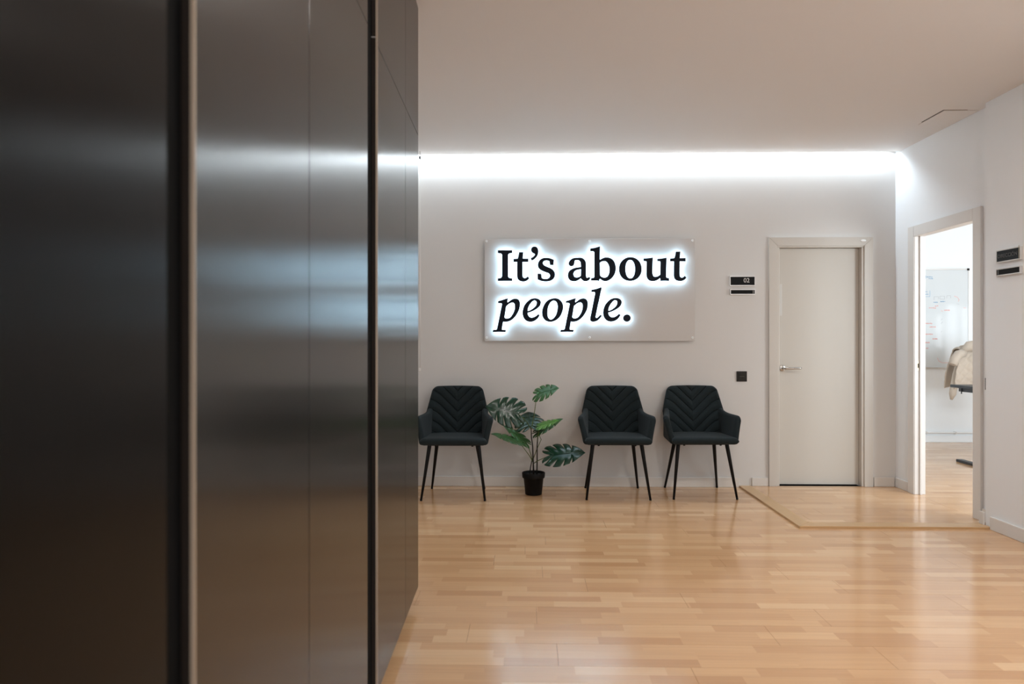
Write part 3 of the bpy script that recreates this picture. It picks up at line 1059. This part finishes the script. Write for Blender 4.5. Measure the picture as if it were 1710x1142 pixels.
def back_surf(u, v):
    s = 2 * u - 1
    # rounded upper corners
    ax = abs(s)
    z0, ztop = 0.435, 0.864 + 0.004 * (1 - s * s)
    if ax > 0.80:
        k = (ax - 0.80) / 0.20
        ztop -= 0.042 * (1 - math.sqrt(max(0, 1 - k * k * 0.985)))
    z = z0 + v * (ztop - z0)
    x = s * back_w(z)
    lean = max(0.0, (z - 0.45) / 0.41)
    y = 0.145 + 0.075 * lean ** 1.15
    wrap = 0.055 * abs(s) ** 2.6 * (1.0 - 0.45 * sm(lean))
    return Vector((x, y - wrap, z))


def groove(u, v):
    p = back_surf(u, v)
    ax = abs(p.x)
    # chevron height curve: 45 degrees, flattening towards the sides
    k = 0.95 * ax if ax < 0.145 else 0.95 * 0.145 + 0.95 * (0.075 * (1 - math.exp(-(ax - 0.145) / 0.075)))
    q = p.z - k
    per = 0.0835
    apex0 = 0.487
    r = (q - apex0) / per
    d = abs(r - round(r)) * per
    return 0.011 * math.exp(-(d / 0.0042) ** 2) + 0.005 * (0.5 + 0.5 * math.cos(math.pi * 2 * r))


def arm_surf(side):
    def f(u, v):
        # u: back -> front, v: bottom -> top
        yb, yf = 0.165, -0.150 - 0.055 * (1 - v)
        y = yb + (yf - yb) * u
        zb = 0.430
        zt = 0.655 - 0.010 * u + 0.045 * (1 - u) ** 4 - 0.02 * sm((u - 0.86) / 0.14) ** 2
        z = zb + (zt - zb) * v
        xt = 0.222 + 0.072 * sm(u * 0.9 + 0.02) + 0.004 * v
        xb = 0.226 + 0.022 * u
        x = xb + (xt - xb) * (v ** 1.15)
        return Vector((side * x, y, z))
    return f


def seat_surf(u, v):
    # u: left -> right, v: front -> back
    s = 2 * u - 1
    x = s * (0.262 - 0.022 * v)
    y = -0.235 + v * 0.385 - 0.012 * (1 - abs(s) ** 3) * (1 - v) ** 2
    z = 0.4555 + 0.004 * (1 - s * s)
    return Vector((x, y, z))


def make_chair():
    r = empty('armchair', (0, 0, 0))
    bm = pillow(190, 170, back_surf, 0.023, 0.026, 0.48, 0.43, groove)
    bmesh.ops.recalc_face_normals(bm, faces=bm.faces[:])
    put('backrest', mesh_from_bm('backrest', bm, M_FABRIC, True), r)
    for s in (-1, 1):
        bm = pillow(30, 24, arm_surf(s), 0.023, 0.024, 0.34, 0.22)
        bmesh.ops.recalc_face_normals(bm, faces=bm.faces[:])
        put('armrest', mesh_from_bm('armrest', bm, M_FABRIC, True), r)
    bm = pillow(36, 28, seat_surf, 0.028, 0.027, 0.50, 0.38)
    bmesh.ops.recalc_face_normals(bm, faces=bm.faces[:])
    put('seat', mesh_from_bm('seat', bm, M_FABRIC, True), r)
    # steel cross frame under the seat
    bm = bmesh.new()
    bm_box(bm, (-0.20, -0.150, 0.417), (0.20, -0.120, 0.430), 0.003, 1)
    bm_box(bm, (-0.20, 0.090, 0.417), (0.20, 0.120, 0.430), 0.003, 1)
    bm_box(bm, (-0.155, -0.121, 0.419), (-0.125, 0.091, 0.430), 0.003, 1)
    bm_box(bm, (0.125, -0.121, 0.419), (0.155, 0.091, 0.430), 0.003, 1)
    put('seat_frame', mesh_from_bm('seat_frame', bm, M_LEG), r)
    for x in (-0.145, 0.145):
        lathe('bolt', [(0, 0.4095), (0.008, 0.4095), (0.009, 0.413), (0.009, 0.4170), (0, 0.4170)], M_LEG, r, (x, -0.135, 0), 12)
    for (fx, fy_, tx, ty) in ((-0.248, -0.221, -0.192, -0.135), (0.248, -0.221, 0.192, -0.135),
                              (-0.220, 0.216, -0.160, 0.105), (0.220, 0.216, 0.160, 0.105)):
        leg = tube('leg', [(tx, ty, 0.431), (tx + (fx - tx) * 0.03, ty + (fy_ - ty) * 0.03, 0.418), (fx, fy_, 0.006)],
                   [0.0165, 0.016, 0.0085], M_LEG, r, 14)
        lathe('foot_cap', [(0, -0.006), (0.0085, -0.006), (0.0095, -0.003), (0.0095, 0.008), (0, 0.008)], M_BLACKP, leg,
              Vector((fx, fy_, 0.006)) - Vector((tx, ty, 0.431)), 14)
    return r


chair = make_chair()


def copy_tree(o, parent=None):
    c = o.copy()
    link(c, parent)
    for ch in list(o.children):
        copy_tree(ch, c)
    return c


chairs = [chair, copy_tree(chair), copy_tree(chair)]
for o, x, y, a, lab in zip(chairs, (-0.579, 0.712, 1.392), (5.512, 5.567, 5.605), (0.6, 0.0, 1.2),
                           ('charcoal quilted armchair left of the plant, partly hidden by the cabinets',
                            'charcoal quilted armchair right of the potted plant, middle of three',
                            'charcoal quilted armchair nearest the closed door, below the switch')):
    o.location = (x, y, 0.0005)
    o.rotation_euler = (0, 0, math.radians(a))
    tag(o, lab, 'chair', 'quilted armchairs along the sign wall')

# ================================================================== POTTED MONSTERA
PO = Vector((0.051, 5.545, 0.0005))
pl = empty('potted_plant', PO)
tag(pl, 'artificial monstera plant in a small black pot between the chairs', 'plant')
pot = lathe('pot', [(0, 0), (0.064, 0), (0.067, 0.003), (0.081, 0.133), (0.088, 0.134), (0.0915, 0.138), (0.0935, 0.174), (0.092, 0.177),
                    (0.088, 0.177), (0.085, 0.172), (0.080, 0.150), (0, 0.150)], M_POT, pl, (0, 0, 0), 40)
bm = bmesh.new()
bmesh.ops.create_circle(bm, cap_ends=True, segments=32, radius=0.080)
so = put('soil', mesh_from_bm('soil', bm, M_SOIL), pl, (0, 0, 0.156))

U = 0.00486                                 # plant drawing unit in metres (height above the floor counts from 825)


def pp(a, b, dy=0.0):
    return Vector(((a - 891) * U, dy, (825 - b) * U))


HALF = [(0.01, 0.004), (-0.10, 0.05), (-0.20, 0.14), (-0.23, 0.26), (-0.14, 0.39), (0.04, 0.47), (0.24, 0.49), (0.44, 0.45), (0.62, 0.37), (0.78, 0.255), (0.90, 0.13), (1.0, 0.0)]


def half_pt(s):
    t = s * (len(HALF) - 1)
    i = min(int(t), len(HALF) - 2)
    f = t - i
    p = [Vector(HALF[max(0, min(len(HALF) - 1, i + k))]) for k in (-1, 0, 1, 2)]
    return 0.5 * ((2 * p[1]) + (p[2] - p[0]) * f + (2 * p[0] - 5 * p[1] + 4 * p[2] - p[3]) * f * f + (3 * p[1] - p[0] - 3 * p[2] + p[3]) * f ** 3)


def make_leaf(base, tip, nrm, mat, fold=0.12, droop=0.18, wid=1.0, edge=0.35, seed=0):
    rnd = random.Random(seed)
    X = (tip - base)
    L = X.length
    X.normalize()
    N = Vector(nrm)
    N = (N - X * N.dot(X)).normalized()
    Y = N.cross(X)
    bm = bmesh.new()
    cuts = [0.0, 0.31, 0.45, 0.58, 0.71, 1.0]
    nr, ns = 12, 6
    for sd in (-1, 1):
        for j in range(len(cuts) - 1):
            a, b = cuts[j] + (0 if j == 0 else rnd.uniform(-0.012, 0.012)) * 0, cuts[j + 1]
            mid = (a + b) / 2
            r0 = 0.42 + rnd.uniform(-0.06, 0.14)
            gap = (0.014 + rnd.uniform(-0.004, 0.010)) / (b - a)
            grid = []
            for q in range(ns + 1):
                qq = q / ns
                col = []
                for r_ in range(nr + 1):
                    rr = r_ / nr
                    s0 = a + (b - a) * qq
                    k = max(0.0, min(1.0, (rr - r0) / (1 - r0) * 1.5))
                    lo = 0 if j == 0 else gap
                    hi = 0 if j == len(cuts) - 2 else gap
                    s1 = a + (b - a) * (lo * k + qq * (1 - (lo + hi) * k))
                    # the slit leans to the tip
                    o_ = half_pt(s1)
                    m0 = max(0.0, (s0 - 0.20) / 0.80) * 0.94
                    org = Vector((m0, 0.0))
                    rend = 1.0 - (0.035 * (2 * qq - 1) ** 2 if 0 < j < len(cuts) - 2 else 0.0)
                    p2 = org.lerp(o_, rr * rend)
                    p2.x += 0.05 * math.sin(math.pi * rr) * 0.6
                    x, y = p2.x, p2.y * wid * sd
                    z = fold * abs(y) * (1 - abs(y)) - edge * y * y - droop * max(0, x) ** 2 + 0.16 * droop * 0
                    z += 0.018 * math.sin(math.pi * qq) * sm(rr * 1.5)
                    z -= 0.25 * max(0.0, -x) ** 1.5
                    col.append(bm.verts.new(base + (X * x + Y * y + N * z) * L))
                grid.append(col)
            for q in range(ns):
                for r_ in range(nr):
                    f = [grid[q][r_], grid[q + 1][r_], grid[q + 1][r_ + 1], grid[q][r_ + 1]]
                    if sd < 0:
                        f.reverse()
                    bm.faces.new(f)
    bmesh.ops.remove_doubles(bm, verts=bm.verts[:], dist=0.0004)
    # give the blade a thickness: a second layer, closed along the outline
    bmesh.ops.recalc_face_normals(bm, faces=bm.faces[:])
    old_f, old_v = bm.faces[:], bm.verts[:]
    edges = [(e.verts[0], e.verts[1]) for e in bm.edges if len(e.link_faces) == 1]
    low = {v: bm.verts.new(v.co - N * 0.0010) for v in old_v}
    for f in old_f:
        bm.faces.new([low[v] for v in reversed(f.verts)])
    for a_, b_ in edges:
        bm.faces.new((a_, b_, low[b_], low[a_]))
    bmesh.ops.recalc_face_normals(bm, faces=bm.faces[:])
    o = put('leaf', mesh_from_bm('leaf', bm, mat, True), pl)
    # midrib as a sub-part
    pts = []
    for k in range(9):
        x = k / 8 * 0.97
        pts.append(base + (X * x + N * (-droop * x * x + 0.006)) * L)
    tube('midrib', pts, [0.0022 - 0.0016 * k / 8 for k in range(9)], mat, o, 6)
    return o


LEAVES = [
    # base, tip, normal, material, fold, droop, width, seed
    ((866, 690, -0.06), (813, 676, -0.10), (0.10, -0.92, 0.35), M_LEAFD, 0.05, 0.05, 0.98, 1),
    ((918, 758, -0.06), (975, 750, -0.10), (0.05, -0.60, 0.80), M_LEAFD, 0.08, 0.06, 0.92, 2),
    ((897, 658, 0.00), (931, 644, -0.06), (-0.28, -0.56, 0.78), M_LEAFM, 0.10, 0.12, 1.05, 3),
    ((886, 714, 0.03), (882, 690, 0.20), (0.0, -0.80, 0.60), M_LEAFD, 0.08, 0.06, 1.28, 4),
    ((901, 709, -0.08), (931, 697, -0.10), (-0.20, -0.30, 0.93), M_LEAFL, 0.10, 0.10, 0.95, 5),
    ((898, 723, 0.05), (940, 698, 0.04), (-0.45, -0.35, 0.82), M_LEAFM, 0.10, 0.05, 0.65, 6),
    ((867, 736, -0.05), (821, 720, -0.08), (0.25, -0.20, 0.93), M_LEAFM, 0.10, 0.06, 0.75, 7),
    ((878, 739, 0.02), (842, 708, 0.02), (0.62, -0.40, 0.65), M_LEAFM, 0.10, 0.10, 0.62, 8),
]
for (b, t, n, m, fo, dr, wi, sd) in LEAVES:
    make_leaf(pp(*b), pp(*t), n, m, fo, dr, wi, 0.30, sd)

tube('stem', [pp(891, 793), pp(890.5, 770), pp(889.5, 745), pp(887.5, 730), pp(887, 716, 0.02)], [0.0065, 0.006, 0.0055, 0.005, 0.004], M_STEM, pl, 10)
tube('stem', [pp(896.5, 793, 0.01), pp(897, 770, 0.01), pp(897, 745, 0.01), pp(898, 728, 0.0), pp(899, 722, 0.0)], [0.006, 0.0055, 0.005, 0.0045, 0.004], M_STEM, pl, 10)
tube('stem', [pp(884.5, 793, 0.02), pp(886, 781, 0.02), pp(889, 766, 0.01)], [0.005, 0.0045, 0.004], M_STEM, pl, 10)
for pts in ([(887, 717, 0.0), (881, 706, -0.02), (873, 696, -0.05), (866, 690, -0.06)],
            [(891, 774, 0.0), (897, 769, -0.02), (908, 763, -0.05), (918, 758, -0.06)],
            [(888, 712, 0.0), (891, 699, 0.0), (894, 678, 0.0), (897, 658, 0.0)],
            [(888, 716, 0.02), (887, 716, 0.035), (886, 715, 0.04)],
            [(897, 737, 0.0), (898, 727, -0.04), (900, 717, -0.07), (901, 709, -0.08)],
            [(891, 765, 0.0), (896, 752, 0.02), (904, 735, 0.04), (898, 723, 0.05)],
            [(890, 771, 0.0), (884, 760, -0.02), (874, 746, -0.04), (867, 736, -0.05)],
            [(891, 776, 0.0), (888, 764, 0.01), (883, 749, 0.02), (878, 739, 0.02)]):
    tube('petiole', [pp(*q) for q in pts], [0.0036, 0.0032, 0.0028, 0.0024][:len(pts)], M_PET, pl, 8)

# ================================================================== OFFICE
# whiteboard with faint notes
wb = empty('whiteboard', (4.62, YO, 0.926))
tag(wb, 'whiteboard with faint blue and red notes on the office wall', 'whiteboard')
WW, WH = 1.485, 1.19
box('board', (-WW / 2, -0.022, 0.0), (WW / 2, -0.001, WH), M_WB, wb, 0.002)
for lo, hi in (((-WW / 2 - 0.008, -0.028, -0.010), (WW / 2 + 0.008, -0.001, -0.0003)), ((-WW / 2 - 0.008, -0.028, WH + 0.0003), (WW / 2 + 0.008, -0.001, WH + 0.012)),
               ((WW / 2 + 0.0003, -0.028, 0), (WW / 2 + 0.010, -0.001, WH)), ((-WW / 2 - 0.010, -0.028, 0), (-WW / 2 - 0.0003, -0.001, WH))):
    box('frame', lo, hi, M_ALU, wb, 0.001)
box('corner_cap', (WW / 2 - 0.016, -0.031, WH - 0.012), (WW / 2 + 0.012, -0.0285, WH + 0.014), M_BLACKP, wb)


def scribble(name, mat, items):
    """hand-written marks: chains of short flat strokes lying on the board"""
    bm = bmesh.new()
    for pts in items:
        for (x0, z0), (x1, z1) in zip(pts, pts[1:]):
            d = Vector((x1 - x0, 0, z1 - z0))
            if d.length < 1e-5:
                continue
            n = Vector((-d.z, 0, d.x)).normalized() * 0.0016
            a, b = Vector((x0, -0.0228, z0)), Vector((x1, -0.0228, z1))
            q = [a - n, a + n, b + n, b - n]
            f = [bm.verts.new(p) for p in q]
            g = [bm.verts.new(p + Vector((0, 0.0006, 0))) for p in q]
            bm.faces.new(f)
            bm.faces.new(g[::-1])
            for k in range(4):
                bm.faces.new((f[k], g[k], g[(k + 1) % 4], f[(k + 1) % 4]))
    bmesh.ops.recalc_face_normals(bm, faces=bm.faces[:])
    return tag(put(name, mesh_from_bm(name, bm, mat), wb), kind='stuff')


def wpos(zx, zy):
    # notes measured on the board: right edge at 500, top at 65, bottom at 1100
    return (WW / 2 - (500 - zx) * 0.001170, WH - (zy - 65) * WH / 1035)


def word(zx, zy, n, h, rnd):
    out = []
    x = zx
    for _ in range(n):
        c = []
        for k in range(4):
            c.append(wpos(x + k * h * 0.22, zy + (h * 0.5 if k % 2 else -h * 0.5) * rnd.uniform(0.3, 1)))
        out.append(c)
        x += h * 0.95
    return out


rw = random.Random(5)
scribble('blue_notes', M_BLUE, word(75, 142, 5, 13, rw) + word(96, 160, 4, 12, rw) + [[wpos(66, 128), wpos(66, 158)]] + word(50, 300, 3, 12, rw) + word(50, 326, 4, 12, rw)
         + [[wpos(108, 285), wpos(108, 350), wpos(55, 350)]] + word(145, 410, 4, 12, rw) + word(216, 402, 4, 14, rw) + [[wpos(44, 180), wpos(60, 181)]])
scribble('red_notes', M_RED, word(50, 635, 6, 15, rw) + word(105, 672, 5, 14, rw) + word(50, 748, 6, 16, rw) + word(135, 798, 4, 14, rw) + word(58, 838, 3, 18, rw)
         + word(50, 897, 3, 16, rw) + word(98, 470, 4, 20, rw) + word(160, 450, 2, 20, rw) + word(255, 495, 4, 16, rw)
         + [[wpos(358, 345), wpos(390, 358), wpos(408, 385), wpos(398, 402)], [wpos(450, 470), wpos(480, 471)],
            [wpos(185, 1000), wpos(200, 1035), wpos(240, 1052), wpos(300, 1050)], [wpos(222, 500), wpos(240, 505)]])
scribble('grey_notes', M_GREY, [[wpos(150, 385), wpos(152, 352), wpos(195, 350), wpos(196, 378)], [wpos(210, 375), wpos(211, 345), wpos(258, 345), wpos(259, 378), wpos(210, 377)],
                                [wpos(280, 370), wpos(282, 342), wpos(320, 340), wpos(322, 368)], [wpos(380, 425), wpos(410, 432)], [wpos(222, 725), wpos(232, 715)],
                                [wpos(220, 600), wpos(238, 585)], [wpos(222, 640), wpos(240, 615)]])

# heating pipe along the office wall
hp = empty('heating_pipe', (5.4, YO - 0.03, 0.12))
tag(hp, 'thin white heating pipe along the office wall under the whiteboard', 'pipe')
tube('pipe', [(-2.0, 0, 0.012), (2.4, 0, 0.012)], 0.011, M_FRAMEW, hp, 10)
for px_ in (-0.55, -0.20, 0.9):
    box('clip', (px_, -0.012, -0.006), (px_ + 0.014, 0.0295, 0.026), M_ALU, hp)

# sit-stand desk
dk = empty('desk', (5.08, 6.65, RISE))
tag(dk, 'black height-adjustable desk partly visible through the doorway', 'desk')
box('desktop', (-0.745, -0.42, 0.760), (0.745, 0.45, 0.788), M_DESK, dk, 0.003)
for s in (-1, 1):
    box('foot', (s * 0.66 - 0.032, -0.36, 0.0), (s * 0.66 + 0.032, 0.44, 0.026), M_DESK, dk, 0.004)
    box('column', (s * 0.66 - 0.035, -0.045, 0.0262), (s * 0.66 + 0.035, 0.045, 0.72), M_DESK, dk, 0.003)
    box('arm', (s * 0.66 - 0.03, -0.36, 0.7202), (s * 0.66 + 0.03, 0.40, 0.7598), M_DESK, dk, 0.003)
box('crossbar', (-0.62, -0.03, 0.722), (0.62, 0.03, 0.758), M_DESK, dk)
box('cable_hook', (-0.70, 0.34, 0.70), (-0.692, 0.348, 0.7595), M_DESK, dk)

# office chair hidden behind the casing, carrying the jacket
oc_ = empty('office_chair', (5.25, 7.62, RISE))
tag(oc_, 'office swivel chair under the beige quilted jacket', 'chair')


def seat2(u, v):
    s = 2 * u - 1
    return Vector((s * 0.21, -0.21 + 0.40 * v, 0.50 + 0.01 * s * s))


def back2(u, v):
    s = 2 * u - 1
    return Vector((s * (0.20 - 0.03 * v), 0.19 + 0.06 * v - 0.03 * s * s, 0.66 + 0.48 * v))


bm = pillow(12, 12, seat2, 0.03, 0.03, 0.42, 0.40)
bmesh.ops.recalc_face_normals(bm, faces=bm.faces[:])
put('seat', mesh_from_bm('seat', bm, M_FABRIC, True), oc_)
bm = pillow(12, 12, back2, 0.022, 0.022, 0.40, 0.48)
bmesh.ops.recalc_face_normals(bm, faces=bm.faces[:])
put('backrest', mesh_from_bm('backrest', bm, M_FABRIC, True), oc_)
tube('back_bracket', [(0, 0.10, 0.465), (0, 0.235, 0.50), (0, 0.232, 0.72)], 0.014, M_LEG, oc_, 10)
tube('gas_post', [(0, 0, 0.09), (0, 0, 0.3), (0, 0, 0.472)], [0.03, 0.022, 0.018], M_LEG, oc_, 14)
for k in range(5):
    a = math.radians(72 * k)
    arm = tube('star_arm', [(0.02 * math.cos(a), 0.02 * math.sin(a), 0.11), (0.25 * math.cos(a), 0.25 * math.sin(a), 0.075)], [0.02, 0.012], M_LEG, oc_, 8)
    lathe('caster', [(0, -0.027), (0.015, -0.024), (0.02, -0.012), (0.02, 0.008), (0.012, 0.02), (0, 0.022)], M_BLACKP, arm,
          Vector((0.25 * math.cos(a), 0.25 * math.sin(a), 0.0278)) - Vector((0.02 * math.cos(a), 0.02 * math.sin(a), 0.11)), 12)

# beige quilted jacket over the chair back
jk = empty('jacket', (5.10, 7.82, RISE))
tag(jk, 'beige quilted jacket hung over the office chair back', 'jacket')


def jacket_body(u, v):
    # sheet hung over the chair back: v 0..1 runs from the front hem over the top to the back hem
    s = 2 * u - 1
    w = 0.335 - 0.070 * math.sin(math.pi * v) ** 4
    if v < 0.45:
        t = v / 0.45
        z = 0.74 + 0.42 * t
        y = -0.085 - 0.01 * math.sin(t * 3)
    elif v < 0.55:
        t = (v - 0.45) / 0.10
        a = math.pi * t
        z = 1.16 + 0.035 * math.sin(a)
        y = -0.0914 + (0.155) * (1 - math.cos(a)) / 2
    else:
        t = (v - 0.55) / 0.45
        z = 1.16 - 0.42 * t
        y = 0.0636 + 0.02 * t
    z -= 0.045 * abs(s) ** 2.5
    return Vector((s * w * 1.0, y + 0.012 * math.sin(9 * s + 4 * v), z))


def quilt(u, v):
    a, b = (u * 6 + v * 9), (u * 6 - v * 9)
    d1 = abs(a - round(a))
    d2 = abs(b - round(b))
    return 0.010 * math.exp(-(min(d1, d2) / 0.10) ** 2)


bm = pillow(60, 80, jacket_body, 0.010, 0.011, 0.55, 1.0, quilt)
bmesh.ops.recalc_face_normals(bm, faces=bm.faces[:])
put('body', mesh_from_bm('body', bm, M_BEIGE, True), jk)
tube('hood', [(-0.275, -0.10, 1.10), (-0.20, -0.125, 1.175), (0.0, -0.13, 1.20), (0.18, -0.125, 1.18), (0.25, -0.10, 1.10)], [0.020, 0.055, 0.066, 0.058, 0.02], M_BEIGE, jk, 16)
tube('sleeve', [(-0.24, -0.10, 1.10), (-0.315, -0.135, 1.085), (-0.365, -0.155, 1.035), (-0.395, -0.165, 0.975), (-0.396, -0.165, 0.973)], [0.045, 0.048, 0.044, 0.042, 0.034], M_BEIGE, jk, 16)
tube('sleeve', [(-0.25, -0.045, 1.00), (-0.29, -0.045, 0.86), (-0.315, -0.05, 0.72), (-0.33, -0.055, 0.64), (-0.345, -0.055, 0.575)], [0.03, 0.032, 0.036, 0.036, 0.012], M_BEIGE, jk, 16)
